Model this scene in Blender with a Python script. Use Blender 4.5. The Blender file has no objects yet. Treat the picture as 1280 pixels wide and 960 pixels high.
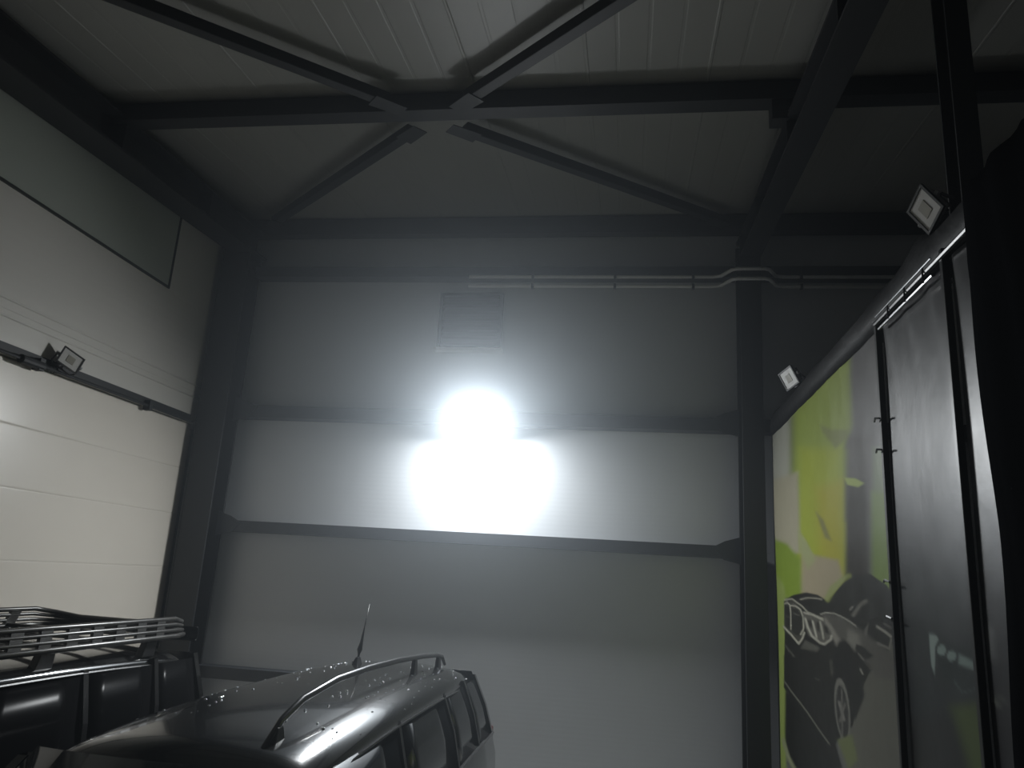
import bpy, bmesh, math, random
import numpy as np
from mathutils import Vector, Matrix

random.seed(7)
sc = bpy.context.scene
col = sc.collection
HC = 2.6                                   # camera height above the floor

# ------------------------------------------------------------------ camera
YAW, PITCH, ROLL, FPX = -0.15757579, 0.24733359, -0.06090389, 954.0
def cam_axes():
    cy, sy, cp, sp = math.cos(YAW), math.sin(YAW), math.cos(PITCH), math.sin(PITCH)
    f = np.array([sy*cp, cy*cp, sp]); r = np.array([cy, -sy, 0.0]); d = np.cross(f, r)
    cr, sr = math.cos(ROLL), math.sin(ROLL)
    return cr*r+sr*d, -sr*r+cr*d, f
CR, CD, CF = cam_axes()
cam_data = bpy.data.cameras.new('camera')
cam_data.sensor_width = 36.0
cam_data.lens = FPX*36.0/1280.0
cam_data.clip_start = 0.05
cam = bpy.data.objects.new('camera', cam_data)
m = Matrix.Identity(4)
for i in range(3):
    m[i][0], m[i][1], m[i][2] = CR[i], -CD[i], -CF[i]
m[2][3] = HC
cam.matrix_world = m
col.objects.link(cam)
sc.camera = cam

# ------------------------------------------------------------------ world, exposure
LAMP_STRENGTH = 405.0
GLARE_HAZE = 0.018                                # haze added to imitate lens glare round the lamp, scattering per metre
world = bpy.data.worlds.new('night'); sc.world = world
world.use_nodes = True
bg = world.node_tree.nodes['Background']
bg.inputs[0].default_value = (0.02, 0.025, 0.035, 1); bg.inputs[1].default_value = 0.05
_v = world.node_tree.nodes.new('ShaderNodeVolumeScatter')
_v.inputs['Color'].default_value = (.82, .91, 1, 1); _v.inputs['Density'].default_value = GLARE_HAZE; _v.inputs['Anisotropy'].default_value = .85
world.node_tree.links.new(_v.outputs[0], world.node_tree.nodes['World Output'].inputs['Volume'])
sc.view_settings.view_transform = 'Standard'
sc.view_settings.look = 'None'
sc.view_settings.gamma = 1.0
sc.view_settings.use_curve_mapping = False
sc.view_settings.exposure = 0.0
sc.cycles.max_bounces = 7

# ------------------------------------------------------------------ materials
def mat(name, color, rough=0.5, metal=0.0, spec=0.5, noise=0.0, nscale=5.0, bump=0.0, bscale=40.0,
        stretch=(1, 1, 1), coat=0.0, emit=None, estr=0.0, attr=None, rnoise=0.0, wave=None, bdist=0.01):
    mt = bpy.data.materials.new(name); mt.use_nodes = True
    nt = mt.node_tree; p = nt.nodes['Principled BSDF']; L = nt.links
    p.inputs['Base Color'].default_value = (*color, 1)
    p.inputs['Roughness'].default_value = rough
    p.inputs['Metallic'].default_value = metal
    p.inputs['Specular IOR Level'].default_value = spec
    p.inputs['Coat Weight'].default_value = coat
    p.inputs['Coat Roughness'].default_value = 0.06
    tc = nt.nodes.new('ShaderNodeTexCoord'); mp = nt.nodes.new('ShaderNodeMapping')
    mp.inputs['Scale'].default_value = stretch
    L.new(tc.outputs['Object'], mp.inputs['Vector'])
    if noise > 0 or rnoise > 0:
        n = nt.nodes.new('ShaderNodeTexNoise'); n.inputs['Scale'].default_value = nscale
        n.inputs['Detail'].default_value = 6
        L.new(mp.outputs[0], n.inputs['Vector'])
    if noise > 0:
        mix = nt.nodes.new('ShaderNodeMix'); mix.data_type = 'RGBA'
        mix.inputs['A'].default_value = (*[c*(1-noise) for c in color], 1)
        mix.inputs['B'].default_value = (*[min(1, c*(1+noise)) for c in color], 1)
        L.new(n.outputs['Fac'], mix.inputs['Factor']); L.new(mix.outputs['Result'], p.inputs['Base Color'])
    if rnoise > 0:
        mr = nt.nodes.new('ShaderNodeMapRange')
        mr.inputs['To Min'].default_value = max(0.02, rough-rnoise); mr.inputs['To Max'].default_value = rough+rnoise
        L.new(n.outputs['Fac'], mr.inputs['Value']); L.new(mr.outputs[0], p.inputs['Roughness'])
    if attr:
        a = nt.nodes.new('ShaderNodeAttribute'); a.attribute_name = attr
        L.new(a.outputs['Color'], p.inputs['Base Color'])
    if bump > 0:
        if wave:
            w = nt.nodes.new('ShaderNodeTexWave'); w.wave_type = 'BANDS'; w.bands_direction = wave
            w.inputs['Scale'].default_value = bscale; w.inputs['Distortion'].default_value = 0
            L.new(mp.outputs[0], w.inputs['Vector']); src = w.outputs['Fac']
        else:
            w = nt.nodes.new('ShaderNodeTexNoise'); w.inputs['Scale'].default_value = bscale
            w.inputs['Detail'].default_value = 4
            L.new(mp.outputs[0], w.inputs['Vector']); src = w.outputs['Fac']
        b = nt.nodes.new('ShaderNodeBump'); b.inputs['Strength'].default_value = bump
        b.inputs['Distance'].default_value = bdist
        L.new(src, b.inputs['Height']); L.new(b.outputs[0], p.inputs['Normal'])
    if emit:
        p.inputs['Emission Color'].default_value = (*emit, 1); p.inputs['Emission Strength'].default_value = estr
    return mt

M = {}
M['wall'] = mat('panel_white', (0.62, 0.645, 0.675), 0.42, noise=0.05, nscale=1.5, bump=0.015, bscale=6.0, wave='Z')
M['wall_side'] = mat('side_wall_white', (0.64, 0.62, 0.57), 0.40, noise=0.05, nscale=1.5, bump=0.05, bscale=3.2, wave='Z')
M['door'] = mat('door_white', (0.77, 0.72, 0.64), 0.30, noise=0.04, nscale=2.0, bump=0.08, bscale=1.0, bdist=0.02)
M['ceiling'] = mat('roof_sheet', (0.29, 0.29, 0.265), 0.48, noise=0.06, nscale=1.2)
M['floor'] = mat('concrete', (0.42, 0.42, 0.405), 0.55, noise=0.25, nscale=1.2, bump=0.1, bscale=20)
M['steel'] = mat('dark_steel', (0.011, 0.0125, 0.014), 0.6, noise=0.25, nscale=4)
M['girt'] = mat('girt_steel', (0.045, 0.050, 0.058), 0.5, noise=0.2, nscale=4)
M['galv'] = mat('galvanised_pipe', (0.72, 0.73, 0.72), 0.45, metal=0.0, noise=0.1, nscale=8)
M['vent'] = mat('vent_grey', (0.022, 0.023, 0.026), 0.5, noise=0.1)
M['vent_light'] = mat('vent_sill_white', (0.6, 0.6, 0.6), 0.4, noise=0.05)
M['black'] = mat('black_plastic', (0.012, 0.012, 0.013), 0.35, noise=0.2, bump=0.05, bscale=60)
M['tarp'] = mat('black_tarpaulin', (0.006, 0.006, 0.0065), 0.6, spec=0.2, noise=0.2, nscale=3, bump=0.5, bscale=5, bdist=0.03)
M['cloth'] = mat('matt_black_cloth', (0.004, 0.004, 0.0045), 0.9, spec=.0, noise=0.2, nscale=3, bump=0.3, bscale=6, bdist=0.02)
M['frame'] = mat('black_frame_paint', (0.010, 0.010, 0.010), 0.35, noise=0.2)
M['rod'] = mat('bright_rod', (0.30, 0.30, 0.30), 0.25, metal=0.9, noise=0.1)
M['lampbody'] = mat('floodlight_body', (0.30, 0.30, 0.31), 0.4, noise=0.1)
M['lampdark'] = mat('floodlight_rim', (0.03, 0.03, 0.03), 0.4, noise=0.1)
M['lampface'] = mat('floodlight_glass', (0.62, 0.61, 0.58), 0.25, noise=0.05)
M['chip'] = mat('led_chip', (0.33, 0.31, 0.26), 0.4, noise=0.1)
M['litface'] = mat('lit_glass', (0.9, 0.9, 0.9), 0.3, emit=(0.95, 1.0, 1.03), estr=LAMP_STRENGTH)
M['window'] = mat('translucent_pane', (0.40, 0.43, 0.38), 0.5, noise=0.06, nscale=2)
M['seal'] = mat('dark_seal', (0.02, 0.022, 0.02), 0.6, noise=0.1)
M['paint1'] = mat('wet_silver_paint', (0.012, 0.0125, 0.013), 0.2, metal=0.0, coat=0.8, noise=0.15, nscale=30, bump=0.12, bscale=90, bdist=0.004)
M['paint2'] = mat('black_paint', (0.012, 0.012, 0.012), 0.14, coat=0.9, noise=0.1, rnoise=0.05, nscale=6)
M['glass'] = mat('car_glass', (0.010, 0.011, 0.012), 0.06, noise=0.1, spec=0.5)
M['glass2'] = mat('dull_tinted_glass', (0.006, 0.006, 0.0065), 0.2, noise=0.1, spec=0.012)  # reflections turned down in the material to keep these side windows black
M['rail'] = mat('satin_rail', (0.12, 0.12, 0.124), 0.22, metal=0.6, noise=0.1)
M['rubber'] = mat('tyre_rubber', (0.015, 0.015, 0.015), 0.7, noise=0.2, bump=0.3, bscale=30)
M['alloy'] = mat('alloy_wheel', (0.35, 0.35, 0.36), 0.3, metal=0.9, noise=0.1)
M['rack'] = mat('rack_metal', (0.085, 0.083, 0.080), 0.30, metal=0.4, noise=0.2, nscale=12)
M['headlamp'] = mat('headlamp_lens', (0.5, 0.5, 0.5), 0.1, noise=0.05)
M['tail'] = mat('tail_lens', (0.20, 0.01, 0.01), 0.15, noise=0.05)
M['water'] = mat('water_drop', (0.6, 0.62, 0.65), 0.05, spec=0.8, metal=0.6, noise=0.02)
M['print'] = mat('vinyl_print', (0.3, 0.3, 0.3), 0.37, attr='print', spec=0.5, bump=0.14, bscale=2.2, bdist=0.03, rnoise=0.06, nscale=5)

# ------------------------------------------------------------------ mesh helpers
class MB:
    def __init__(s): s.v = []; s.f = []
    def add(s, vs, fs):
        o = len(s.v); s.v += [tuple(v) for v in vs]; s.f += [tuple(i+o for i in f) for f in fs]; return s
    def box(s, a, b, M4=None):
        x0, y0, z0 = a; x1, y1, z1 = b
        vs = [(x0,y0,z0),(x1,y0,z0),(x1,y1,z0),(x0,y1,z0),(x0,y0,z1),(x1,y0,z1),(x1,y1,z1),(x0,y1,z1)]
        if M4 is not None: vs = [M4 @ Vector(v) for v in vs]
        return s.add(vs, [(0,3,2,1),(4,5,6,7),(0,1,5,4),(1,2,6,5),(2,3,7,6),(3,0,4,7)])
    def tube(s, pts, r, n=8, cap=True):
        pts = [Vector(p) for p in pts]; k = len(pts)
        rs = r if isinstance(r, (list, tuple)) else [r]*k
        vs = []; fs = []
        for i, p in enumerate(pts):
            t = (pts[min(i+1, k-1)]-pts[max(i-1, 0)]).normalized()
            u = t.cross(Vector((0, 0, 1)))
            if u.length < 1e-3: u = t.cross(Vector((0, 1, 0)))
            u.normalize(); w = t.cross(u)
            for j in range(n):
                a = 2*math.pi*j/n
                vs.append(p+u*(rs[i]*math.cos(a))+w*(rs[i]*math.sin(a)))
        for i in range(k-1):
            for j in range(n):
                j2 = (j+1) % n
                fs.append((i*n+j, i*n+j2, (i+1)*n+j2, (i+1)*n+j))
        if cap:
            fs.append(tuple(range(n-1, -1, -1))); fs.append(tuple((k-1)*n+j for j in range(n)))
        return s.add(vs, fs)
    def profile(s, prof, p0, p1, up=(0, 0, 1)):
        """extrude a closed 2-D profile (side, up) from p0 to p1"""
        p0, p1 = Vector(p0), Vector(p1); t = (p1-p0).normalized(); up = Vector(up)
        sd = t.cross(up).normalized(); u = sd.cross(t); n = len(prof)
        vs = [p0+sd*a+u*b for a, b in prof]+[p1+sd*a+u*b for a, b in prof]
        fs = [(i, (i+1) % n, n+(i+1) % n, n+i) for i in range(n)]
        fs += [tuple(range(n-1, -1, -1)), tuple(range(n, 2*n))]
        return s.add(vs, fs)
    def grid(s, rows, close=False):
        n = len(rows[0]); vs = [p for r in rows for p in r]; fs = []
        for i in range(len(rows)-1):
            for j in range(n-1+(1 if close else 0)):
                j2 = (j+1) % n
                fs.append((i*n+j, i*n+j2, (i+1)*n+j2, (i+1)*n+j))
        return s.add(vs, fs)
    def build(s, name, material, parent=None, smooth=False, bevel=0.0, solid=0.0, origin=None, fix=True):
        o_ = Vector(origin) if origin is not None else None
        me = bpy.data.meshes.new(name)
        me.from_pydata([tuple(Vector(v)-o_) for v in s.v] if o_ is not None else s.v, [], s.f)
        if fix:
            bm = bmesh.new(); bm.from_mesh(me); bmesh.ops.recalc_face_normals(bm, faces=bm.faces)
            bm.to_mesh(me); bm.free()
        me.update()
        if smooth:
            for p in me.polygons: p.use_smooth = True
        me.materials.append(M[material])
        ob = bpy.data.objects.new(name, me); col.objects.link(ob)
        if o_ is not None: ob.location = o_
        if parent is not None:
            ob.parent = parent
        if solid:
            md = ob.modifiers.new('thickness', 'SOLIDIFY'); md.thickness = solid; md.offset = 0
        if bevel:
            md = ob.modifiers.new('bevel', 'BEVEL'); md.width = bevel; md.segments = 2; md.limit_method = 'ANGLE'
        return ob

def tag(o, label, cat, group=None):
    o['label'] = label; o['category'] = cat
    if group: o['group'] = group
    return o
def structure(o, label=None):
    o['kind'] = 'structure'
    if label: o['label'] = label
    return o
def thing(name, label, cat, loc=(0, 0, 0), group=None):
    o = bpy.data.objects.new(name, None); o.location = loc; o.empty_display_size = 0.1
    col.objects.link(o); return tag(o, label, cat, group)
def I_prof(w, h, tf, tw):                  # I section: width w across, depth h along 'up'
    a, b, c, d = w/2, h/2, tw/2, h/2-tf
    return [(-a,-b),(a,-b),(a,-d),(c,-d),(c,d),(a,d),(a,b),(-a,b),(-a,d),(-c,d),(-c,-d),(-a,-d)]
def C_prof(w, h, t):                       # channel opening to -side
    return [(-w/2,-h/2),(w/2,-h/2),(w/2,h/2),(-w/2,h/2),(-w/2,h/2-t),(w/2-t,h/2-t),(w/2-t,-h/2+t),(-w/2,-h/2+t)]

XL, XR, YB, YR = -5.32, 7.2, 8.92, -9.0
def zc(y): return HC+3.69+0.083*y          # underside of the sloping roof

# ------------------------------------------------------------------ setting
floor = structure(MB().box((XL-.2, YR-.2, -.15), (XR+.2, YB+.2, 0)).build('floor', 'floor'))
# back wall: sandwich panels, joints behind the girts
wb = structure(MB().box((XL-.2, YB+.06, 0), (XR+.2, YB+.2, zc(YB)+.25)).build('wall_back', 'wall'))
zj = [0.0, HC+0.42, HC+1.84, HC+3.67, zc(YB)+.12]
for k in range(4):
    for xa, xb in ((XL, 1.35), (1.352, XR)):
        MB().box((xa, YB, zj[k]+.001), (xb, YB+.06, zj[k+1]-.001)).build('wall_panel', 'wall', wb)
wl = structure(MB().box((XL-.25, YR, HC+1.60), (XL-.06, YB, zc(YB)+.3)).box((XL-.25, YR, 0), (XL-.06, 3.6, HC+1.6))
               .build('wall_left', 'wall_side'))
zz = [HC+1.60, HC+1.98, HC+2.98, HC+4.6]
for k in range(3):
    MB().box((XL-.06, 3.2, zz[k]+.001), (XL, YB, zz[k+1]-.001)).build('wall_panel', 'wall_side', wl)
MB().box((XL-.06, YR, 0), (XL, 3.2, HC+4.6)).build('wall_panel', 'wall_side', wl)
for zb_ in (1.92, 2.07):
    MB().tube([(XL+.001, 3.2, HC+zb_), (XL+.001, YB-.3, HC+zb_)], .012, 8).build('wall_bead', 'wall_side', wl, smooth=True)
structure(MB().box((XR, YR, 0), (XR+.2, YB, zc(YB)+.3)).build('wall_right', 'wall'))
structure(MB().box((XL-.2, YR-.2, 0), (XR+.2, YR, zc(YB)+.3)).build('wall_rear', 'wall'))
# ceiling: ribbed roof sheets running towards the back wall
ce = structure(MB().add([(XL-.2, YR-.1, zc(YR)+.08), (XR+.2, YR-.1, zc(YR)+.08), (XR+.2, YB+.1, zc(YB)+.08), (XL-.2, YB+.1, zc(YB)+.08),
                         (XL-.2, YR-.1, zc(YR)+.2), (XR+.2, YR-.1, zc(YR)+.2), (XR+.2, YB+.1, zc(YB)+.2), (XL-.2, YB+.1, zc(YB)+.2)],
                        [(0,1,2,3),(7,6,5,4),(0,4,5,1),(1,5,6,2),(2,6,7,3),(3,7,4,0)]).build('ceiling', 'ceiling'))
sheet_w = 1.0
prof = []                                   # one sheet, seen from below: flat with shallow ribs and a lapped edge
for x0, w, d in ((0.0, .03, -.004), (.25, .035, .0015), (.50, .035, .0015), (.75, .035, .0015)):
    prof += [(x0+.0005, 0), (x0+.007, d), (x0+w-.007, d), (x0+w, 0)]
prof += [(sheet_w-.001, 0), (sheet_w-.001, .01)]
rows = [[(px, yy, pz) for px, pz in prof] for yy in (YR, YB)]
sheet0 = None
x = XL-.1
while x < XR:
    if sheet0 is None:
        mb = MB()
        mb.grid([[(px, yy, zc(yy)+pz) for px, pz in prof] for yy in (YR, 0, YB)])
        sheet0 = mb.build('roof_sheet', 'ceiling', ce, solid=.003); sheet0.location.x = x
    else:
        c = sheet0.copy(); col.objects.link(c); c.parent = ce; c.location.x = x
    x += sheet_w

# sectional door on the left, its sections, and the high window strip
dr = structure(MB().box((XL-.12, 3.3, 0), (XL-.07, 8.62, HC+1.6)).build('door_1', 'door'), 'white sectional overhead door in the left wall')
zs = [0.0, .62, 1.24, 1.86, 2.48, 3.10, 3.64, HC+1.585]
for k in range(len(zs)-1):
    a, b = zs[k]+.0006, zs[k+1]-.0006
    pr = [(XL-.07, a), (XL-.030, a), (XL-.028, a+.012), (XL-.028, b-.012), (XL-.030, b), (XL-.07, b)]
    MB().grid([[(px, y, pz) for px, pz in pr] for y in (3.3, 8.62)]).build('door_section', 'door', dr, fix=False)
wd = structure(MB().box((XL-.005, 3.3, HC+3.03), (XL+.008, 7.62, HC+3.92)).build('window_1', 'window'), 'high translucent strip window in the left wall')
for a, b in (((3.3, 3.005), (7.645, 3.03)), ((7.62, 3.03), (7.645, 3.95)), ((3.3, 3.92), (7.62, 3.96))):
    MB().box((XL-.005, a[0], HC+a[1]), (XL+.020, b[0], HC+b[1])).build('window_frame', 'seal', wd)

# ------------------------------------------------------------------ steel frame
def member(name, mb, label, cat, material='steel', group=None, origin=None, **kw):
    return tag(mb.build(name, material, origin=origin, **kw), label, cat, group)

# columns
mb = MB().profile(I_prof(.36, .34, .03, .02), (-5.05, 8.68, 0), (-5.05, 8.68, HC+3.95), up=(0, 1, 0))
mb.box((-5.27, 8.48, 0), (-4.83, 8.88, .03))
t = thing('steel_column', 'dark steel corner column beside the white sectional door', 'column', (-5.05, 8.68, 0))
def sub(mb, name, material, parent, **kw):
    """build a part given in world coordinates under a thing placed at its base"""
    o = mb.build(name, material, parent, **kw); o.matrix_parent_inverse = Matrix.Translation(-parent.location)
    return o
sub(mb, 'shaft', 'steel', t, bevel=.004)
sub(MB().box((-5.235, 8.505, .06), (-5.225, 8.50, HC+3.7)).box((-5.23, 8.52, HC+3.62), (-4.86, 8.84, HC+3.66)), 'stiffener', 'steel', t)
t = thing('steel_column', 'dark steel column between the back wall bays, at the end of the banner partition', 'column', (1.35, 8.68, 0))
sub(MB().profile(I_prof(.23, .36, .03, .02), (1.35, 8.68, 0), (1.35, 8.68, HC+4.02), up=(0, 1, 0)).box((1.18, 8.47, 0), (1.52, 8.88, .03)), 'shaft', 'steel', t, bevel=.004)
sub(MB().box((1.24, 8.50, HC+3.68), (1.46, 8.86, HC+3.71)), 'stiffener', 'steel', t)
t = thing('steel_column', 'slim dark steel column rising behind the banner partition at the right edge', 'column', (1.76, 4.0, 0))
sub(MB().profile(I_prof(.12, .17, .012, .01), (1.76, 4.0, 0), (1.76, 4.0, zc(4.0)-.02), up=(0, 1, 0)), 'shaft', 'steel', t, bevel=.002)
sub(MB().box((1.66, 3.88, 0), (1.86, 4.12, .02)), 'base_plate', 'steel', t)
# rafters: left, right
def rafter(label, xc, w, zt, zb):
    t = thing('roof_rafter', label, 'beam', (xc, 8.6, HC+zb(8.6)))
    mb = MB()
    rows = []
    for y in (YR+.1, 0, 8.84):
        top, bot = HC+zt(y), HC+zb(y); a, tf, tw = w/2, .025, .012
        rows.append([(xc+sx, y, z) for sx, z in ((-a,bot),(a,bot),(a,bot+tf),(tw,bot+tf),(tw,top-tf),(a,top-tf),(a,top),(-a,top),(-a,top-tf),(-tw,top-tf),(-tw,bot+tf),(-a,bot+tf))])
    mb.grid(rows, close=True)
    mb.add(rows[0], [tuple(range(12))]); mb.add(rows[-1], [tuple(range(12))])
    sub(mb, 'rafter_section', 'steel', t)
    for yy in (7.4, 5.85, 4.3):
        sub(MB().box((xc-w/2, yy-.006, HC+zb(yy)+.02), (xc+w/2, yy+.006, HC+zt(yy)-.02)), 'stiffener', 'steel', t)
    return t
rafter('dark roof rafter along the left wall above the sectional door', -4.975, .35, lambda y: 3.74+.052*y, lambda y: 3.34+.06*y)
rafter('dark roof rafter running from the middle column towards the viewer', 1.355, .23, lambda y: 3.37+.08*y, lambda y: 3.14+.073*y)
# purlins across
def purlin(label, yc, drop=.17, w=.17, x0=-5.28, x1=XR-.05):
    t = thing('roof_purlin', label, 'beam', ((x0+x1)/2, yc, zc(yc)-drop))
    z = zc(yc)-.028
    sub(MB().box((x0, yc-w/2, z-drop), (x1, yc+w/2, z-drop+.012)).box((x0, yc-w/2, z-.012), (x1, yc+w/2, z))
        .box((x0, yc-w/2, z-drop+.012), (x1, yc-w/2+.012, z-.012)), 'channel', 'steel', t)
    return t
purlin('dark roof purlin crossing the ceiling where the braces meet', 5.87)
purlin('dark eave beam along the top of the back wall', 8.74, .22, .14)
# cleats that carry the purlin on the rafter
t = tag(MB().box((1.12, 5.80, HC+3.80), (1.25, 5.95, HC+3.98)).box((1.12, 5.86, HC+3.98), (1.25, 5.875, HC+4.10)).build('purlin_cleat', 'steel', origin=(1.18, 5.87, HC+3.8)),
        'small dark steel cleat under the purlin at the right rafter', 'bracket')
# diagonal braces with gusset plates at both ends
def brace(label, p, q):
    P, Q = Vector(p), Vector(q); d = (Q-P).normalized()
    t = thing('roof_brace', label, 'brace', (P+Q)/2, 'diagonal braces under the roof')
    s = Vector((-d.y, d.x, 0)).normalized()
    a = P+d*.16; b = Q-d*.16
    sub(MB().profile([(-.05,-.05),(.05,-.05),(.05,.05),(-.05,.05)], a, b), 'brace_tube', 'steel', t, bevel=.006)
    for A, B in ((P, P+d*.30), (Q, Q-d*.30)):
        e = (B-A).normalized()
        vs = [A+s*.075, A-s*.075, B-s*.085, B+s*.085]
        sub(MB().add([v+Vector((0,0,-.058)) for v in vs]+[v+Vector((0,0,-.05)) for v in vs],
                     [(0,1,2,3),(7,6,5,4),(0,4,5,1),(1,5,6,2),(2,6,7,3),(3,7,4,0)]), 'gusset_plate', 'steel', t)
    return t
def bp(x, y): return (x, y, zc(y)-.15)
brace('dark diagonal roof brace from purlin centre to the left corner column', bp(-1.98, 6.10), bp(-4.66, 8.52))
brace('dark diagonal roof brace from purlin centre to the middle column', bp(-1.70, 6.10), bp(1.10, 8.61))
brace('dark diagonal roof brace from purlin centre up to the upper left edge', bp(-2.05, 5.78), bp(-4.64, 3.25))
brace('dark diagonal roof brace from purlin centre up to the top edge', bp(-1.57, 5.78), bp(1.17, 3.34))
# girts on the back wall
def girt(label, z, h, xa, xb, ends=True):
    t = thing('wall_girt', label, 'girt', ((xa+xb)/2, YB-.1, HC+z))
    z0, z1 = HC+z-h/2, HC+z+h/2
    sub(MB().box((xa, YB-.20, z0), (xb, YB-.188, z1)).box((xa, YB-.188, z1-.012), (xb, YB-.002, z1)).box((xa, YB-.188, z0), (xb, YB-.002, z0+.012)), 'channel', 'girt', t)
    if ends:
        for xe, sgn in ((xa, 1), (xb, -1)):
            w = .30
            sub(MB().add([(xe, YB-.215, z0-.06), (xe+sgn*w*.6, YB-.215, z0-.02), (xe+sgn*w, YB-.215, z1-.02), (xe+sgn*w*.55, YB-.215, z1+.05), (xe, YB-.215, z1+.10),
                          (xe, YB-.202, z0-.06), (xe+sgn*w*.6, YB-.202, z0-.02), (xe+sgn*w, YB-.202, z1-.02), (xe+sgn*w*.55, YB-.202, z1+.05), (xe, YB-.202, z1+.10)],
                         [(0,1,2,3,4),(9,8,7,6,5),(0,5,6,1),(1,6,7,2),(2,7,8,3),(3,8,9,4),(4,9,5,0)]), 'end_bracket', 'girt', t)
for z, h, n, e in ((3.67, .13, 'highest dark girt on the back wall, above the louvred vent', False),
                (1.81, .15, 'dark girt on the back wall that carries the lit floodlight', True),
                (.40, .13, 'dark girt on the back wall just below the bright patch of light', True),
                (-1.26, .13, 'short low dark girt on the back wall beside the corner column, behind the cars', False)):
    girt(n, z, h, -4.87, 1.23 if z > -1 else -2.35, e)
for z, h, n in ((3.67, .13, 'short dark girt right of the middle column, behind the pipes'),
                (1.81, .15, 'short dark girt right of the middle column, behind the partition top')):
    girt(n, z, h, 1.47, XR, False)

# ------------------------------------------------------------------ floodlights
def floodlight(label, loc, normal, w, h, lit=False, roll=0.0, group=None, stem=None):
    t = thing('floodlight', label, 'floodlight', loc, group)
    n = Vector(normal).normalized()
    zax = n; up = Vector((0, 0, 1)); xax = up.cross(zax).normalized(); yax = zax.cross(xax)
    R3 = Matrix((xax, yax, zax)).transposed().to_4x4() @ Matrix.Rotation(roll, 4, 'Z')
    def part(mb, name, material, parent=t, **kw):
        o = MB().add([R3 @ Vector(v) for v in mb.v], mb.f).build(name, material, parent, **kw); return o
    d = h*.22
    hs = MB()
    hs.add([(-w/2,-h/2,0),(w/2,-h/2,0),(w/2,h/2,0),(-w/2,h/2,0),(-w*.4,-h*.38,-d),(w*.4,-h*.38,-d),(w*.4,h*.38,-d),(-w*.4,h*.38,-d)],
           [(3,2,1,0),(4,5,6,7),(0,1,5,4),(1,2,6,5),(2,3,7,6),(3,0,4,7)])
    hb = part(hs, 'housing', 'lampbody', bevel=.004)
    fin0 = None
    for k in range(5):
        xx = -w*.3+k*w*.15
        part(MB().box((xx-.003, -h*.34, -d-.03), (xx+.003, h*.34, -d+.002)), 'cooling_fin', 'lampdark', hb)
    rim = MB()
    e = .07*h
    for a, b in (((-w/2,-h/2),(w/2,-h/2+e)),((-w/2,h/2-e),(w/2,h/2)),((-w/2,-h/2+e),(-w/2+e,h/2-e)),((w/2-e,-h/2+e),(w/2,h/2-e))):
        rim.box((a[0], a[1], 0), (b[0], b[1], .014))
    part(rim, 'rim', 'lampdark')
    if lit:                                # lens bulged and enlarged to spread light on the wall and suggest glare
        gx, gy = w/2-e, h/2-e
        part(MB().grid([[(gx*a, gy*b, .004+.062*(1-a*a)*(1-b*b)) for a in np.linspace(-1, 1, 9)] for b in np.linspace(-1, 1, 9)]), 'front_glass', 'litface', smooth=True)
    else:
        part(MB().box((-w/2+e, -h/2+e, .001), (w/2-e, h/2-e, .008)), 'front_glass', 'lampface')
    if not lit:
        part(MB().box((-w*.17, -h*.2, .008), (w*.17, h*.2, .011)), 'led_chip', 'chip')
    # U-shaped mounting yoke
    yk = MB()
    r = w/2+.012
    yk.tube([(-r, 0, -d*.4), (-r, -h*.35, -d*1.4), (-r*.8, -h*.45, -d*2.0), (r*.8, -h*.45, -d*2.0), (r, -h*.35, -d*1.4), (r, 0, -d*.4)], .009, 6)
    part(yk, 'mounting_yoke', 'lampdark')
    for sg in (-1, 1):
        part(MB().tube([(sg*(r+.012), 0, -d*.4), (sg*w*.44, 0, -d*.4)], .016, 8), 'pivot_bolt', 'lampbody')
    if stem:
        s0 = R3 @ Vector((0, -h*.45, -d*2.0)); s1 = Vector(stem)-Vector(loc)
        MB().tube([s0, s1], .014, 8).build('stem', 'lampdark', t)
    return t
floodlight('dazzling lit floodlight in the middle of the back wall', (-1.74, 8.56, HC+1.76), (0.04, -.53, -.85), .50, .40, lit=True, stem=(-1.74, 8.715, HC+1.83))
floodlight('unlit white floodlight on the dark header beam above the sectional door', (XL+.14, 6.20, HC+1.72), (.92, -.36, .12), .22, .18, roll=math.radians(-22), stem=(XL+.05, 6.22, HC+1.66))
floodlight('unlit floodlight seen edge-on, at the far end of the partition top near the column', (1.46, 7.10, HC+1.93), (-.85, -.35, -.40), .22, .18, roll=math.radians(10), stem=(1.58, 7.15, HC+1.86))
floodlight('unlit floodlight on the partition top beside the slim right column', (1.50, 3.86, HC+1.97), (-.93, -.25, -.28), .18, .20, roll=math.radians(28), stem=(1.60, 3.88, HC+1.86))

# header beam of the sectional door
t = thing('door_header', 'dark header beam with shaft across the top of the sectional door', 'beam', (XL+.05, 6, HC+1.62))
sub(MB().profile([(-.03,-.045),(.03,-.045),(.03,-.035),(-.02,-.035),(-.02,.05),(-.03,.05)], (XL+.035, 3.3, HC+1.645), (XL+.035, 8.5, HC+1.645)), 'angle_beam', 'steel', t)
sub(MB().tube([(XL+.06, 3.3, HC+1.60), (XL+.06, 8.40, HC+1.60)], .016, 8), 'shaft', 'steel', t)
for yy in (5.95, 7.6):
    sub(MB().box((XL+.005, yy-.03, HC+1.55), (XL+.085, yy+.03, HC+1.66)), 'shaft_bracket', 'steel', t)
sub(MB().tube([(XL+.06, 5.72, HC+1.595), (XL+.06, 5.98, HC+1.595)], .042, 12), 'cable_drum', 'steel', t)
sub(MB().tube([(XL+.06, 5.99+k*.008, HC+1.60+.02*math.cos(k*1.2)) for k in range(24)], .014, 6), 'torsion_spring', 'steel', t)

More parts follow.
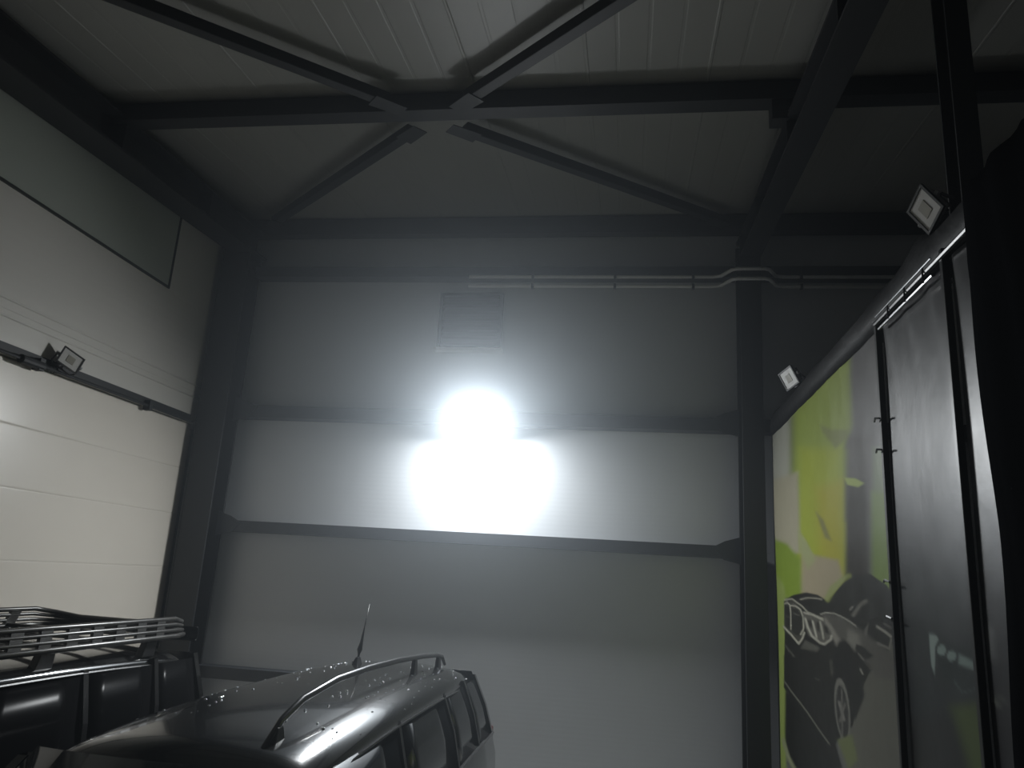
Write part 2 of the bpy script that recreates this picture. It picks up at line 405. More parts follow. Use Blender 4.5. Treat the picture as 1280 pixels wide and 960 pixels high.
# louvred vent on the back wall
t = thing('wall_vent', 'square dark louvred vent on the back wall above the floodlight', 'vent', (-1.98, YB, HC+3.05))
vx0, vx1, vz0, vz1 = -2.38, -1.58, HC+2.70, HC+3.43
sub(MB().box((vx0, YB-.10, vz0), (vx0+.04, YB-.001, vz1)).box((vx1-.04, YB-.10, vz0), (vx1, YB-.001, vz1)).box((vx0+.04, YB-.10, vz1-.04), (vx1-.04, YB-.001, vz1))
    .box((vx0+.04, YB-.02, vz0), (vx1-.04, YB-.001, vz1-.04)), 'frame', 'vent', t)
for k in range(8):
    z = vz0+.03+k*.083
    sub(MB().add([(vx0+.04, YB-.09, z), (vx1-.04, YB-.09, z), (vx1-.04, YB-.03, z+.06), (vx0+.04, YB-.03, z+.06),
                  (vx0+.04, YB-.09, z+.006), (vx1-.04, YB-.09, z+.006), (vx1-.04, YB-.03, z+.066), (vx0+.04, YB-.03, z+.066)],
                 [(0,1,2,3),(7,6,5,4),(0,4,5,1),(1,5,6,2),(2,6,7,3),(3,7,4,0)]), 'louvre_slat', 'vent', t)
sub(MB().box((vx0-.03, YB-.13, vz0-.035), (vx1+.03, YB-.001, vz0)), 'sill', 'vent_light', t)

# twin pipes along the back wall, stepping round the middle column
for z, lb in ((3.585, 'upper of two thin galvanised pipes along the back wall'), (3.465, 'lower of two thin galvanised pipes along the back wall')):
    t = thing('conduit_pipe', lb, 'pipe', (1.0, 8.7, HC+z), 'pipes along the back wall')
    y0, y1 = YB-.235, 8.44
    pts = [(-2.0, y0, HC+z), (.95, y0, HC+z), (1.04, y0-.03, HC+z), (1.14, y1+.03, HC+z), (1.2, y1, HC+z), (1.50, y1, HC+z), (1.56, y1+.03, HC+z), (1.66, y0-.03, HC+z), (1.76, y0, HC+z), (XR-.1, y0, HC+z)]
    sub(MB().tube(pts, .022, 8), 'pipe', 'galv', t, smooth=True)
    for xx in (-1.2, -.2, .72, 1.95, 3.0):
        sub(MB().box((xx-.015, y0-.024, HC+z-.028), (xx+.015, YB-.201, HC+z+.028)), 'pipe_clip', 'girt', t)

# ------------------------------------------------------------------ banner partition
XP = 1.55
t = thing('banner_frame', 'black tube frame of the partition that carries the printed banners', 'frame', (XP+.05, 6, 0))
# padded top wrap, slightly lumpy
rows = []
ys = np.linspace(8.44, 2.2, 60)
for i, y in enumerate(ys):
    a = .012*math.sin(y*3.1)+.010*math.sin(y*7.7+1)
    hump = .05*math.exp(-((y-4.15)/.18)**2)
    z0, z1 = HC+1.655, HC+1.885+a+hump
    rows.append([(XP-.02, y, z0), (XP-.035-a*.5, y, z0+.08), (XP-.03+a, y, z1-.06), (XP+.0, y, z1-.01), (XP+.06, y, z1), (XP+.12, y, z1-.03), (XP+.13, y, z0+.05), (XP+.11, y, z0)])
mb = MB().grid(rows, close=True); mb.add(rows[0], [tuple(range(8))]); mb.add(rows[-1], [tuple(range(8))])
sub(mb, 'top_wrap', 'tarp', t, smooth=True)
for yy in (8.49, 4.80, 3.76, 2.3):
    sub(MB().box((XP-.045 if yy < 8 else XP-.01, yy-.018, 0), (XP-.010 if yy < 8 else XP+.05, yy+.018, HC+1.68 if yy > 4 else HC+1.70)), 'post', 'frame', t, bevel=.004)
sub(MB().tube([(XP-.045, 4.78, HC+1.655), (XP-.045, 3.2, HC+1.655)], .014, 8), 'top_rod', 'frame', t)
sub(MB().tube([(XP-.05, 4.70, HC+1.60), (XP-.05, 3.85, HC+1.60)], .010, 8), 'tension_rod', 'rod', t)
sub(MB().tube([(XP-.055, 4.74, HC+1.690), (XP-.055, 3.85, HC+1.690)], .005, 6), 'wire', 'rod', t)
for yy in (4.50, 4.22, 3.95):
    sub(MB().tube([(XP-.062, yy, HC+1.595), (XP-.064, yy-.01, HC+1.675)], .005, 6), 'cable_tie', 'frame', t)
for zz_ in (.86, 0.10, -.1, 1.05):
    sub(MB().tube([(XP-.065, 4.84, HC+zz_), (XP-.075, 4.79, HC+zz_+.01), (XP-.065, 4.74, HC+zz_)], .007, 6), 'clamp', 'rod', t)

# --- painting of the printed vinyl: polygons given in a drawing frame, blended with soft edges
def project(P):
    d = P-np.array([0, 0, HC]); a = d@CR; b = d@CD; c = d@CF
    return 640+FPX*a/c, 480+FPX*b/c
def lin(c):
    c = np.array(c)/255.0
    return np.where(c <= .04045, c/12.92, ((c+.055)/1.055)**2.4)
def poly_alpha(u, v, poly, soft):
    n = len(poly); dmin = np.full(u.shape, 1e9); ins = np.zeros(u.shape, bool)
    for i in range(n):
        ax, ay = poly[i]; bx, by = poly[(i+1) % n]
        ex, ey = bx-ax, by-ay; L2 = ex*ex+ey*ey+1e-9
        tt = np.clip(((u-ax)*ex+(v-ay)*ey)/L2, 0, 1)
        dmin = np.minimum(dmin, np.hypot(u-ax-tt*ex, v-ay-tt*ey))
        c = ((ay > v) != (by > v)) & (u < ex*(v-ay)/(ey+1e-12)+ax)
        ins ^= c
    sd = np.where(ins, dmin, -dmin)
    x = np.clip(sd/soft+.5, 0, 1)
    return x*x*(3-2*x)
def line_alpha(u, v, pts, w, soft):
    dmin = np.full(u.shape, 1e9)
    for (ax, ay), (bx, by) in zip(pts[:-1], pts[1:]):
        ex, ey = bx-ax, by-ay; L2 = ex*ex+ey*ey+1e-9
        tt = np.clip(((u-ax)*ex+(v-ay)*ey)/L2, 0, 1)
        dmin = np.minimum(dmin, np.hypot(u-ax-tt*ex, v-ay-tt*ey))
    return np.clip((w/2-dmin)/soft+.5, 0, 1)
def ell(cx, cy, rx, ry, tilt=0, n=20):
    c, s = math.cos(tilt), math.sin(tilt)
    return [(cx+rx*math.cos(a)*c-ry*math.sin(a)*s, cy+rx*math.cos(a)*s+ry*math.sin(a)*c) for a in [2*math.pi*k/n for k in range(n)]]
def paint(ops, base, u, v, gain):
    c = np.tile(lin(base), (len(u), 1))
    for op in ops:
        kind, colr, geo = op[0], lin(op[1]), op[2]
        al = poly_alpha(u, v, geo, op[3]) if kind == 'p' else line_alpha(u, v, geo, op[3], op[4])
        c = c*(1-al[:, None])+colr*al[:, None]
    return np.clip(c*gain, 0.004, .9)
def q(*uv): return [(960+a/6, 700+b/6) for a, b in uv]          # from a six-times enlarged drawing
def banner(label, ya, yb, z0, z1, ncol, nrow, ops, base, gain, wob=.006):
    r0, r1 = XP/ya, XP/yb
    ys = XP/np.linspace(r0, r1, ncol); zs_ = np.linspace(z1, z0, nrow)
    Y, Z = np.meshgrid(ys, zs_)
    X = XP-.004+wob*(np.sin(Y*5.1+Z*1.3)*.5+np.sin(Z*2.7-Y*2.0)*.5)-(.003 if ya > 8 else .010)*np.exp(-(z1-Z)/.22)*np.abs(np.sin(Y*9.0+(z1-Z)*1.5))**6
    P = np.stack([np.full(X.size, XP), Y.ravel(), Z.ravel()], 1)
    u, v = project(P)
    c = paint(ops, base, u, v, gain)
    mb = MB(); V = np.stack([X.ravel(), Y.ravel(), Z.ravel()], 1)
    o_ = np.array([XP, (ya+yb)/2, z0])
    idx = np.arange(ncol*nrow).reshape(nrow, ncol)
    F = np.stack([idx[:-1, :-1].ravel(), idx[:-1, 1:].ravel(), idx[1:, 1:].ravel(), idx[1:, :-1].ravel()], 1)
    me = bpy.data.meshes.new('printed_banner'); me.from_pydata((V-o_).tolist(), [], F.tolist())
    at = me.color_attributes.new('print', 'FLOAT_COLOR', 'POINT')
    at.data.foreach_set('color', np.concatenate([c, np.ones((len(c), 1))], 1).astype(np.float32).ravel())
    for p in me.polygons: p.use_smooth = True
    me.materials.append(M['print'])
    ob = bpy.data.objects.new('printed_banner', me); ob.location = o_; col.objects.link(ob)
    md = ob.modifiers.new('thickness', 'SOLIDIFY'); md.thickness = .002; md.offset = 0
    return tag(ob, label, 'banner', 'printed banners on the partition')

OPS1 = [
 ('p', (150,150,138), [(955,520),(988,520),(990,640),(1000,720),(955,760)], 14),
 ('p', (128,142,58), [(992,440),(1064,440),(1066,535),(1060,600),(1060,760),(986,760),(990,600)], 18),
 ('p', (142,152,40), [(1000,560),(1052,560),(1056,680),(1046,720),(996,720),(998,640)], 18),
 ('p', (150,146,38), [(1020,610),(1056,600),(1056,720),(1040,740),(1024,690)], 22),
 ('p', (112,110,62), [(1020,640),(1030,650),(1040,676),(1032,672)], 6),
 ('p', (86,84,84), [(1066,380),(1140,380),(1140,560),(1058,560),(1068,530),(1064,470)], 10),
 ('p', (70,67,64), [(1060,545),(1092,545),(1090,640),(1058,650)], 14),
 ('p', (44,40,34), [(1059,600),(1086,600),(1088,760),(1056,760)], 10),
 ('p', (104,116,84), [(1094,560),(1114,560),(1122,640),(1094,640)], 12),
 ('p', (104,124,54), [(1092,615),(1124,615),(1128,740),(1092,740)], 12),
 ('p', (112,118,62), [(1026,531),(1042,537),(1062,537),(1060,548),(1046,560),(1030,541)], 6),
 ('p', (140,154,70), [(1056,597),(1070,598),(1082,604),(1074,609),(1060,606)], 3),
 ('p', (150,145,124), [(966,600),(998,590),(1001,690),(985,700),(966,690)], 8),
 ('p', (112,132,40), [(964,672),(985,680),(1003,700),(1003,745),(975,748),(964,730)], 8),
 ('p', (144,134,110), [(1003,690),(1018,694),(1048,700),(1054,722),(1034,750),(1003,746)], 8),
 ('p', (142,146,104), [(998,662),(1008,676),(1020,700),(1010,712),(1002,690)], 6),
 ('p', (124,138,70), [(960,700),(982,735),(984,850),(984,980),(960,980)], 5),
 ('p', (80,79,70), [(1070,800),(1140,780),(1160,990),(1060,990)], 20),
 # car: dark silhouette, roof and flank
 ('p', (27,26,22), q((130,300),(200,262),(290,243),(380,262),(450,306),(490,262),(560,172),(625,112),(780,108),(900,188),(965,285),(985,420),(960,600),(880,720),(760,860),(690,1000),(640,1250),(560,1320),(440,1240),(120,960)), 2.0),
 ('p', (27,26,22), [(980,820),(1060,800),(1066,900),(1046,930),(1060,985),(1040,985),(982,860)], 4),
 ('p', (22,22,18), [(982,862),(1034,925),(1056,985),(998,985),(982,925)], 5),
 ('l', (112,120,60), q((455,300),(500,210),(560,150),(610,118)), 5, 4),
 ('p', (130,136,86), q((430,290),(470,200),(540,140),(600,108),(560,170),(490,255),(452,304)), 3),
 ('l', (125,122,110), q((250,296),(300,284),(370,288),(410,296)), 1.8, 1.2),
 # bonnet and wing
 ('p', (72,70,64), q((400,410),(460,396),(560,430),(650,490),(700,520),(800,600),(900,680),(960,720),(960,900),(820,880),(720,740),(640,640),(560,600),(520,640),(480,540)), 8),
 ('p', (112,109,100), q((440,430),(500,520),(540,590),(520,640),(480,560),(420,460)), 5),
 ('p', (104,102,94), q((600,520),(680,560),(700,640),(650,680),(590,600)), 8),
 ('p', (24,23,20), q((540,620),(580,606),(620,660),(650,760),(660,900),(600,1000),(500,1000),(500,720)), 4),
 ('p', (30,29,25), q((660,630),(720,650),(800,720),(740,750),(690,710),(655,670)), 3),
 ('l', (130,128,118), q((405,408),(440,394),(500,400),(580,440),(660,495)), 1.6, 1.2),
 # grille
 ('p', (58,57,50), q((122,310),(190,300),(250,350),(272,420),(278,540),(240,625),(122,530)), 2),
 ('p', (34,33,29), q((130,335),(160,345),(174,400),(172,520),(140,500),(132,420)), 1.5),
 ('p', (36,35,31), q((190,360),(230,372),(258,430),(262,520),(230,572),(190,540),(184,430)), 1.5),
 ('l', (150,148,134), q((128,330),(150,318),(172,338),(178,400),(178,520)), 1.3, 1.0),
 ('l', (150,148,134), q((180,342),(215,345),(250,372),(270,430),(272,515),(250,560)), 1.6, 1.0),
 ('l', (150,148,134), q((118,500),(180,560),(236,628),(262,590),(278,545)), 2.2, 1.2),
 ('l', (140,138,124), q((128,300),(190,292),(260,345),(300,390),(420,440)), 1.6, 1.2),
 ('l', (84,82,74), q((200,400),(240,415)), 1.2, 1.2), ('l', (74,72,66), q((140,420),(165,430)), 1.2, 1.2),
 # headlight
 ('p', (78,76,69), q((262,385),(340,405),(430,450),(480,540),(485,600),(430,642),(370,600),(310,570),(280,500)), 2.5),
 ('l', (150,148,136), q((275,395),(340,412),(420,450)), 2.0, 1.4),
 ('l', (152,150,138), q((340,460),(356,520),(372,580)), 2.4, 1.6), ('l', (140,138,126), q((400,465),(415,530),(425,590)), 2.2, 1.6),
 ('l', (146,144,132), q((285,440),(305,510),(335,570),(400,622),(435,632),(478,598),(484,570)), 2.6, 1.6),
 ('p', (40,38,34), q((300,450),(330,455),(340,510),(322,505)), 1.5),
 ('p', (40,38,34), q((368,460),(390,470),(396,540),(378,530)), 1.5),
 ('p', (40,38,34), q((425,480),(450,505),(470,560),(438,545)), 1.5),
 # bumper
 ('p', (70,69,62), q((280,600),(400,660),(380,690),(250,665)), 3),
 ('l', (70,69,62), q((130,640),(200,720)), 2, 2), ('l', (66,65,60), q((360,885),(392,905)), 1.4, 1.2),
 ('l', (60,59,52), q((480,760),(490,860)), 3, 3),
 # mirror, door, window glints
 ('l', (98,96,88), q((640,412),(700,330),(740,310)), 4, 4), ('l', (110,108,100), q((612,372),(632,352)), 2, 1.5),
 ('p', (84,82,76), q((760,470),(745,580),(722,560),(730,520)), 2.5),
 ('l', (128,126,116), q((826,500),(880,535),(930,575)), 3, 2), ('l', (104,102,94), q((930,600),(915,665),(830,625)), 2.4, 2),
 ('l', (86,84,78), q((880,480),(930,510)), 2, 2), ('l', (98,96,88), q((680,700),(720,750)), 1.6, 1.5), ('l', (120,118,108), q((695,820),(715,855)), 2, 1.6),
 # wheel
 ('p', (96,95,88), ell(1054, 888, 9, 41, -.10), 2.5), ('p', (44,43,40), ell(1054, 890, 7, 34, -.10), 2.0),
 ('l', (104,102,96), [(1050,878),(1056,900)], 3, 2), ('l', (96,94,88), [(1057,880),(1051,902)], 2, 2), ('l', (90,88,82), [(1053,862),(1054,920)], 1.6, 1.4),
 ('p', (24,24,20), [(1066,840),(1078,850),(1082,870),(1070,900),(1066,880)], 5),
 # road line and foreground
 ('l', (92,92,82), [(981,852),(1000,878),(1038,930)], 1.6, 1.3),
 ('l', (120,124,96), [(980,925),(986,945),(998,970)], 4, 3),
 ('p', (92,98,62), [(1048,925),(1066,918),(1074,950),(1062,962)], 6),
]
OPS2 = [
 ('p', (30,34,34), [(1125,700),(1240,700),(1245,900),(1135,900)], 60),
 ('p', (20,30,28), [(1168,800),(1235,815),(1238,860),(1215,868),(1180,850)], 12),
 ('p', (120,132,126), [(1163,792),(1172,794),(1176,799),(1171,808),(1171,826),(1170,843),(1166,832),(1164,810)], 3),
 ('p', (112,126,120), ell(1179.5, 813, 6, 6.5), 3), ('p', (110,124,118), ell(1192.5, 820, 6, 6.5), 3),
 ('p', (104,118,112), [(1202,818),(1230,832),(1232,842),(1216,836),(1201,830)], 5),
 ('l', (60,70,66), [(1196,852),(1206,866),(1222,862),(1229,850)], 2.5, 2),
 ('p', (62,74,30), [(1192,884),(1225,880),(1240,930),(1242,985),(1222,985),(1206,930)], 22),
 ('p', (26,26,24), [(1135,900),(1190,905),(1215,985),(1135,985)], 20),
]
OPS3 = [('p', (80,82,80), [(1238,780),(1246,790),(1250,830),(1242,824)], 4), ('p', (80,84,76), [(1246,872),(1256,872),(1252,884),(1244,882)], 3)]
banner('tall banner printed with a dark car against lime green, between column and partition post', 8.46, 4.83, .35, HC+1.65, 190, 430, OPS1, (84,84,80), 1.2)
banner('glossy black banner with a printed headlight, between the two partition posts', 4.77, 3.79, .35, HC+1.64, 90, 320, OPS2, (20,19,20), 1.2)
banner('narrow glossy dark banner strip right of the second partition post', 3.73, 2.3, .35, HC+1.64, 40, 160, OPS3, (20,19,20), 1.2)
# tarpaulin hanging over the near end
rows = []
for i, z in enumerate(np.linspace(HC+1.80, .3, 40)):
    zr = z-HC; ye = 3.42 if zr > 1.47 else 3.41-.06*(1.47-zr) if zr > .3 else 3.34
    r = []
    for j, f in enumerate(np.linspace(0, 1, 24)):
        y = ye+(2.15-ye)*f
        r.append((XP-.085-.012*math.sin(f*31+z*1.1)-.01*math.sin(z*4+f*9), y, z))
    rows.append(r)
tag(MB().grid(rows).build('black_tarpaulin', 'cloth', smooth=True, solid=.004, origin=(XP-.085, 2.9, .3), fix=False),
    'black tarpaulin hanging over the near end of the partition at the right edge', 'tarpaulin')

# ------------------------------------------------------------------ cars
def lerp(a, b, t): return a+(b-a)*t
def car(name, label, loc, paint, S, rails=True, flip=False):
    """S: dict of lengthwise numbers (local y, front towards -y)"""
    t = thing(name, label, 'car', loc)
    H, W = S['H'], S['W']
    wf, rf, rr, tail, nose = S['wf'], S['rf'], S['rr'], S['tail'], S['nose']    # screen foot, roof front, roof rear, tail, nose
    zbelt = S['belt']
    def P(mb, n, material, par=t, **kw): return mb.build(n, material, par, **kw)
    # lower body: loft of half sections
    rows = []
    for y, ws, zt, zl in ((nose, .62, .72, .42), (nose+.08, .86, .86, .30), (nose+.35, .95, .98, .26), (wf-.1, 1.0, zbelt-.02, .24), (wf+.5, 1.0, zbelt, .24), (0.6, 1.0, zbelt, .24),
                          (rr-.4, 1.0, zbelt+.02, .24), (tail-.12, .97, zbelt, .28), (tail-.02, .90, zbelt-.08, .36), (tail, .80, .80, .48)):
        hw = W*ws
        pr = [(0, zl), (hw*.85, zl), (hw*.97, zl+.10), (hw, lerp(zl, zt, .45)), (hw*.985, lerp(zl, zt, .78)), (hw*.93, zt), (hw*.6, zt+.02), (0, zt+.04)]
        rows.append([(-x, y, z) for x, z in pr[::-1]][:-1]+[(x, y, z) for x, z in pr])
    mb = MB().grid(rows, close=False)
    mb.add(rows[0], [tuple(range(len(rows[0])))]); mb.add(rows[-1], [tuple(range(len(rows[-1])))])
    body = P(mb, 'body', paint, smooth=True)
    # roof shell with crown and rounded cantrail
    hw0 = W*S.get('rw', .735)
    rows = []
    for k in range(15):
        f = k/14; y = lerp(rf-.04, rr+.06, f)
        crown = H-.085*(abs(f-.5)*2)**2.6-(.03 if k in (0, 14) else 0)
        hw = hw0*(1-.05*max(0, (f-.6)/.4)**2-.04*max(0, (.3-f)/.3)**2)
        pr = S.get('pr') or [(0, 0), (.30, -.006), (.55, -.020), (.74, -.038), (.88, -.066), (.96, -.098), (1.0, -.135), (1.015, -.165)]
        rows.append([(-a*hw, y, crown+b) for a, b in pr[::-1]][:-1]+[(a*hw, y, crown+b) for a, b in pr])
    roof = P(MB().grid(rows), 'roof', paint, smooth=True, solid=.012, fix=False)
    edge = [(r[-1]) for r in rows]           # lower right edge of the roof shell
    ztop = H-S.get('gt', .16)
    P(MB().box((-hw0*.9, rf+.15, .6), (hw0*.9, rr-.12, H-.20)), 'cabin_block', 'cloth')  # dark block added inside the cabin to stop light through the gaps
    xt, xb = hw0*1.0, W*max(.915, S.get('rw', 0)+.07)
    # side glass and pillars; side outline from belt to roof
    def side(y, u, sgn): return (sgn*lerp(xb, xt, u), y, lerp(zbelt, ztop, u))
    top = lambda f: lerp(rf, rr, f)
    cuts = S['cuts']                         # list of (y_bottom, y_top) pillars
    for sgn in (-1, 1):
        for (a0, a1), (b0, b1) in zip(cuts[:-1], cuts[1:]):
            g = .028
            r_ = []
            for u in (0.03, .5, .97):
                ya, yb_ = lerp(a0, a1, u)+g, lerp(b0, b1, u)-g
                bul = S.get('bul', .02)*math.sin(math.pi*u)
                r_.append([(sgn*(lerp(xb, xt, u)+bul), y, lerp(zbelt, ztop, u)) for y in np.linspace(ya, yb_, 5)])
            P(MB().grid(r_), 'side_window', S.get('glass', 'glass'), smooth=True, solid=.004, fix=False)
        for i, (a0, a1) in enumerate(cuts):
            w = .05 if 0 < i < len(cuts)-1 else .06
            pts = [[(sgn*(lerp(xb, xt, u)+.02*math.sin(math.pi*u)+dx), lerp(a0, a1, u)+dy, lerp(zbelt, ztop+.02, u)) for dx, dy in ((.008*sgn, -w/2), (.008*sgn, w/2), (-.04*sgn, w/2), (-.04*sgn, -w/2))] for u in (0, .5, 1)]
            P(MB().grid(pts, close=True), 'pillar', paint if i in (0, len(cuts)-1) else 'black', smooth=False)
        P(MB().tube([(sgn*(xb+.012), cuts[0][0], zbelt+.006), (sgn*(xb+.012), cuts[-1][0], zbelt+.006)], .012, 6), 'belt_trim', 'rail')
        P(MB().tube([(sgn*abs(e[0])+sgn*.004, e[1], e[2]-.004) for e in edge[1:-1]], .009, 6), 'gutter_trim', 'rail' if rails else 'black', roof)
        # door mirror
        mm = MB().box((-.07, -.05, -.07), (.07, .06, .07))
        P(MB().add([(sgn*(W+.03)+v[0], wf+.45+v[1], zbelt+.06+v[2]) for v in mm.v], mm.f), 'door_mirror', paint, bevel=.03)
        for yh in (lerp(wf, rr, .45), lerp(wf, rr, .72)):
            P(MB().tube([(sgn*(W*.985), yh, zbelt-.10), (sgn*(W+.03), yh+.03, zbelt-.10), (sgn*(W+.03), yh+.17, zbelt-.10), (sgn*(W*.985), yh+.2, zbelt-.10)], .012, 6), 'door_handle', 'rail', body)
        for yw in (nose+.85, tail-.85):
            ww = P(MB().tube([(sgn*(W-.24), yw, .37), (sgn*(W-.22), yw, .37), (sgn*(W-.01), yw, .37), (sgn*(W+.005), yw, .37)], [.33, .37, .37, .34], 28), 'wheel', 'rubber', smooth=False)
            P(MB().tube([(sgn*(W-.03), yw, .37), (sgn*(W+.012), yw, .37)], [.25, .23], 20), 'wheel_rim', 'alloy', ww)
        P(MB().box((sgn*W*.55-.16, nose-.01, .70), (sgn*W*.55+.16, nose+.12, .84)), 'headlight', 'headlamp', bevel=.02)
        P(MB().box((sgn*W*.80-.09, tail-.10, .86), (sgn*W*.80+.09, tail+.005, zbelt+.04)), 'tail_light', 'tail', bevel=.02)
    # windscreen and rear window
    r_ = []
    for u in (0, .5, 1):
        y = lerp(wf, rf, u); hw = lerp(xb*.97, xt*.93, u)
        r_.append([(hw*s, y-.05*(1-s*s), lerp(zbelt+.02, H-.10, u)) for s in np.linspace(-1, 1, 9)])
    P(MB().grid(r_), 'windscreen', 'glass', smooth=True, solid=.005, fix=False)
    r_ = []
    for u in (0, .5, 1):
        y = lerp(tail-.06, rr+.02, u); hw = lerp(xb*.97, xt*.93, u)
        r_.append([(hw*s, y+.04*(1-s*s)+.05*math.sin(math.pi*u), lerp(zbelt, H-.12, u)) for s in np.linspace(-1, 1, 9)])
    P(MB().grid(r_), 'rear_window', 'glass', smooth=True, solid=.005, fix=False)
    # grille and plates of trim at the nose
    P(MB().box((-.30, nose-.015, .56), (.30, nose+.05, .70)), 'grille', 'black', bevel=.01)
    return t, roof, hw0

S1 = dict(H=1.80, W=.90, wf=-2.75, rf=-2.2, rr=2.08, tail=2.48, nose=-3.25, belt=1.10,
          cuts=[(-2.72, -2.18), (-.75, -.58), (.75, .70), (1.62, 1.50), (2.30, 2.02)])
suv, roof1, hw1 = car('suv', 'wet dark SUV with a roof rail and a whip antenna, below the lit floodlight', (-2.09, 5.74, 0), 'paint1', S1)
for sgn in (1,):
    pts = [(sgn*.37, -1.92, 1.72), (sgn*.37, -1.75, 1.82), (sgn*.37, -1.50, 1.89), (sgn*.37, -1.0, 1.935), (sgn*.37, -.4, 1.94), (sgn*.37, .3, 1.925), (sgn*.375, 1.0, 1.895), (sgn*.38, 1.55, 1.86), (sgn*.385, 1.76, 1.83), (sgn*.39, 1.88, 1.75)]
    rl = MB().tube(pts, [.014, .018, .021, .022, .022, .022, .021, .020, .018, .014], 10).build('roof_rail', 'rail', suv, smooth=True)
    for yy, h in ((-1.78, 1.80), (.80, 1.90), (1.66, 1.845)):
        MB().add([(sgn*.375+a, yy+b, z) for a, b, z in ((-.022,-.07,1.70),(.022,-.07,1.70),(.022,.07,1.70),(-.022,.07,1.70),(-.015,-.035,h),(.015,-.035,h),(.015,.035,h),(-.015,.035,h))],
                 [(3,2,1,0),(4,5,6,7),(0,1,5,4),(1,2,6,5),(2,3,7,6),(3,0,4,7)]).build('rail_foot', 'black', rl, bevel=.008)
an = MB().add([(a-.22, b-.35, z+.04) for a, b, z in ((-.03,1.38,1.74),(.03,1.38,1.74),(.03,1.52,1.72),(-.03,1.52,1.72),(-.012,1.43,1.80),(.012,1.43,1.80),(.012,1.49,1.80),(-.012,1.49,1.80))],
              [(3,2,1,0),(4,5,6,7),(0,1,5,4),(1,2,6,5),(2,3,7,6),(3,0,4,7)]).build('antenna', 'black', suv, bevel=.006)
MB().tube([(-.22, 1.11, 1.80), (-.22, 1.12, 1.86), (-.22, 1.13, 1.90), (-.22, 1.16, 1.96), (-.22, 1.20, 2.08), (-.22, 1.28, 2.28)], [.010, .010, .024, .014, .006, .0025], 8).build('antenna_whip', 'black', an, smooth=True)
# water drops standing on the roof
rng = random.Random(3); mb = MB()
def roof_z(x, y):
    f = (y-(-2.24))/(2.14+2.24); c = 1.80-.085*(abs(f-.5)*2)**2.6
    a = abs(x)/hw1
    pr = [(0, 0), (.30, -.006), (.55, -.020), (.74, -.038), (.88, -.066), (.96, -.098), (1.0, -.135), (1.015, -.165)]
    for (a0, b0), (a1, b1) in zip(pr[:-1], pr[1:]):
        if a <= a1: return c+lerp(b0, b1, (a-a0)/(a1-a0))
    return c-.165
for k in range(150):
    y = rng.uniform(-1.6, 1.95); x = rng.choice((-1, 1))*hw1*rng.uniform(.35, .99); r = rng.choice((.004, .006, .008, .010))
    z = roof_z(x, y)+.006
    rg = [[(x+r*math.cos(a)*c, y+r*1.3*math.sin(a)*c, z+r*.7*s) for a in [2*math.pi*j/7 for j in range(7)]] for c, s in ((1, 0), (.75, .6), (.1, 1))]
    mb.grid(rg, close=True)
dp = mb.build('water_drops', 'water', roof1, smooth=True); dp['kind'] = 'stuff'

S2 = dict(gt=.13, glass='glass2', rw=.86, bul=.004, pr=[(0, 0), (.30, -.005), (.55, -.018), (.74, -.038), (.86, -.062), (.94, -.090), (1.0, -.125)], H=1.95, W=.84, wf=-2.45, rf=-1.9, rr=2.05, tail=2.30, nose=-3.1, belt=1.18,
          cuts=[(-2.43, -1.87), (-.35, -.22), (.70, .66), (1.50, 1.45), (2.20, 2.0)])
jeep, roof2, hw2 = car('off_road_car', 'black car with a tubular roof rack beside the white sectional door', (-4.24, 4.25, 0), 'paint2', S2, rails=False)
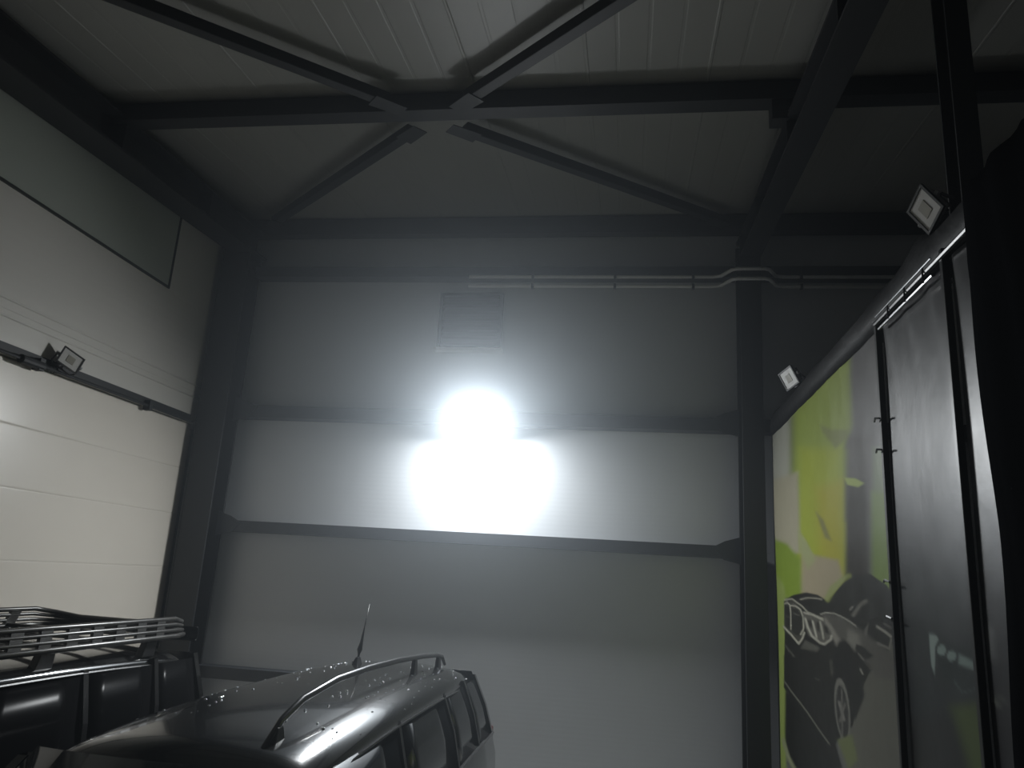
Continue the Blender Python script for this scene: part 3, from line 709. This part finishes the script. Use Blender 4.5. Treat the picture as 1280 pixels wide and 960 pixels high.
# roof rack of the black car: a thing clamped to the roof
RX, RY, RZ = -4.20, 4.25, 1.975
t = thing('roof_rack', 'dark tubular roof basket on the black car beside the sectional door', 'roof rack', (RX, RY, RZ))
def RK(mb, n, material='rack', par=None, **kw): return mb.build(n, material, par or t, **kw)
hwR, y0, y1 = .66, -1.15, 2.02
for lev, (z, r) in enumerate(((0.01, .021), (.055, .015), (.098, .015), (.140, .019))):
    ins = .01*lev
    loop = [(-hwR+ins, y0+.12, z), (-hwR+ins, y1-.30, z), (-hwR+ins+.05, y1-.12, z-.010*lev), (-hwR*.6, y1-.02*lev, z-.020*lev), (0, y1+.03-.02*lev, z-.022*lev),
            (hwR*.6, y1-.02*lev, z-.020*lev), (hwR-ins-.05, y1-.12, z-.010*lev), (hwR-ins, y1-.30, z), (hwR-ins, y0+.12, z), (hwR-.1, y0, z), (-hwR+.1, y0, z), (-hwR+ins, y0+.12, z)]
    RK(MB().tube(loop, r, 8), 'side_rail', smooth=True)
for sgn in (-1, 1):
    for k in range(11):
        yy = y0+.20+k*.245
        RK(MB().profile([(-.012,-.05),(.012,-.05),(.012,.05),(-.012,.05)], (sgn*hwR, yy-.02, .0), (sgn*(hwR-.03), yy+.02, .142), up=(0, 1, 0)), 'upright')
for k in range(6):
    yy = y0+.14+k*.50
    RK(MB().box((-hwR+.02, yy-.028, .012), (hwR-.02, yy+.028, .034)), 'floor_slat')
for sgn in (-1, 1):
    for yy in (-.75, .35, 1.45):
        RK(MB().add([(sgn*.60+a, yy+b, z) for a, b, z in ((-.03,-.10,-.125),(.03,-.10,-.125),(.03,.06,-.125),(-.03,.06,-.125),(-.025,-.04,.01),(.025,-.04,.01),(.025,.08,.01),(-.025,.08,.01))],
                    [(3,2,1,0),(4,5,6,7),(0,1,5,4),(1,2,6,5),(2,3,7,6),(3,0,4,7)]), 'mounting_foot', 'black', bevel=.006)
# ribbed fairing at the far end
rows = []
for a in np.linspace(0, 1, 9):
    ang = math.pi*(a-.5)
    rows.append([(x, y1-.02+.10*math.cos(ang)*(1-(abs(x)/hwR)**4*.7), .01+.055*math.sin(ang)) for x in np.linspace(-hwR*1.02, hwR*1.02, 17)])
RK(MB().grid(rows), 'end_fairing', 'black', smooth=True, solid=.006, fix=False)
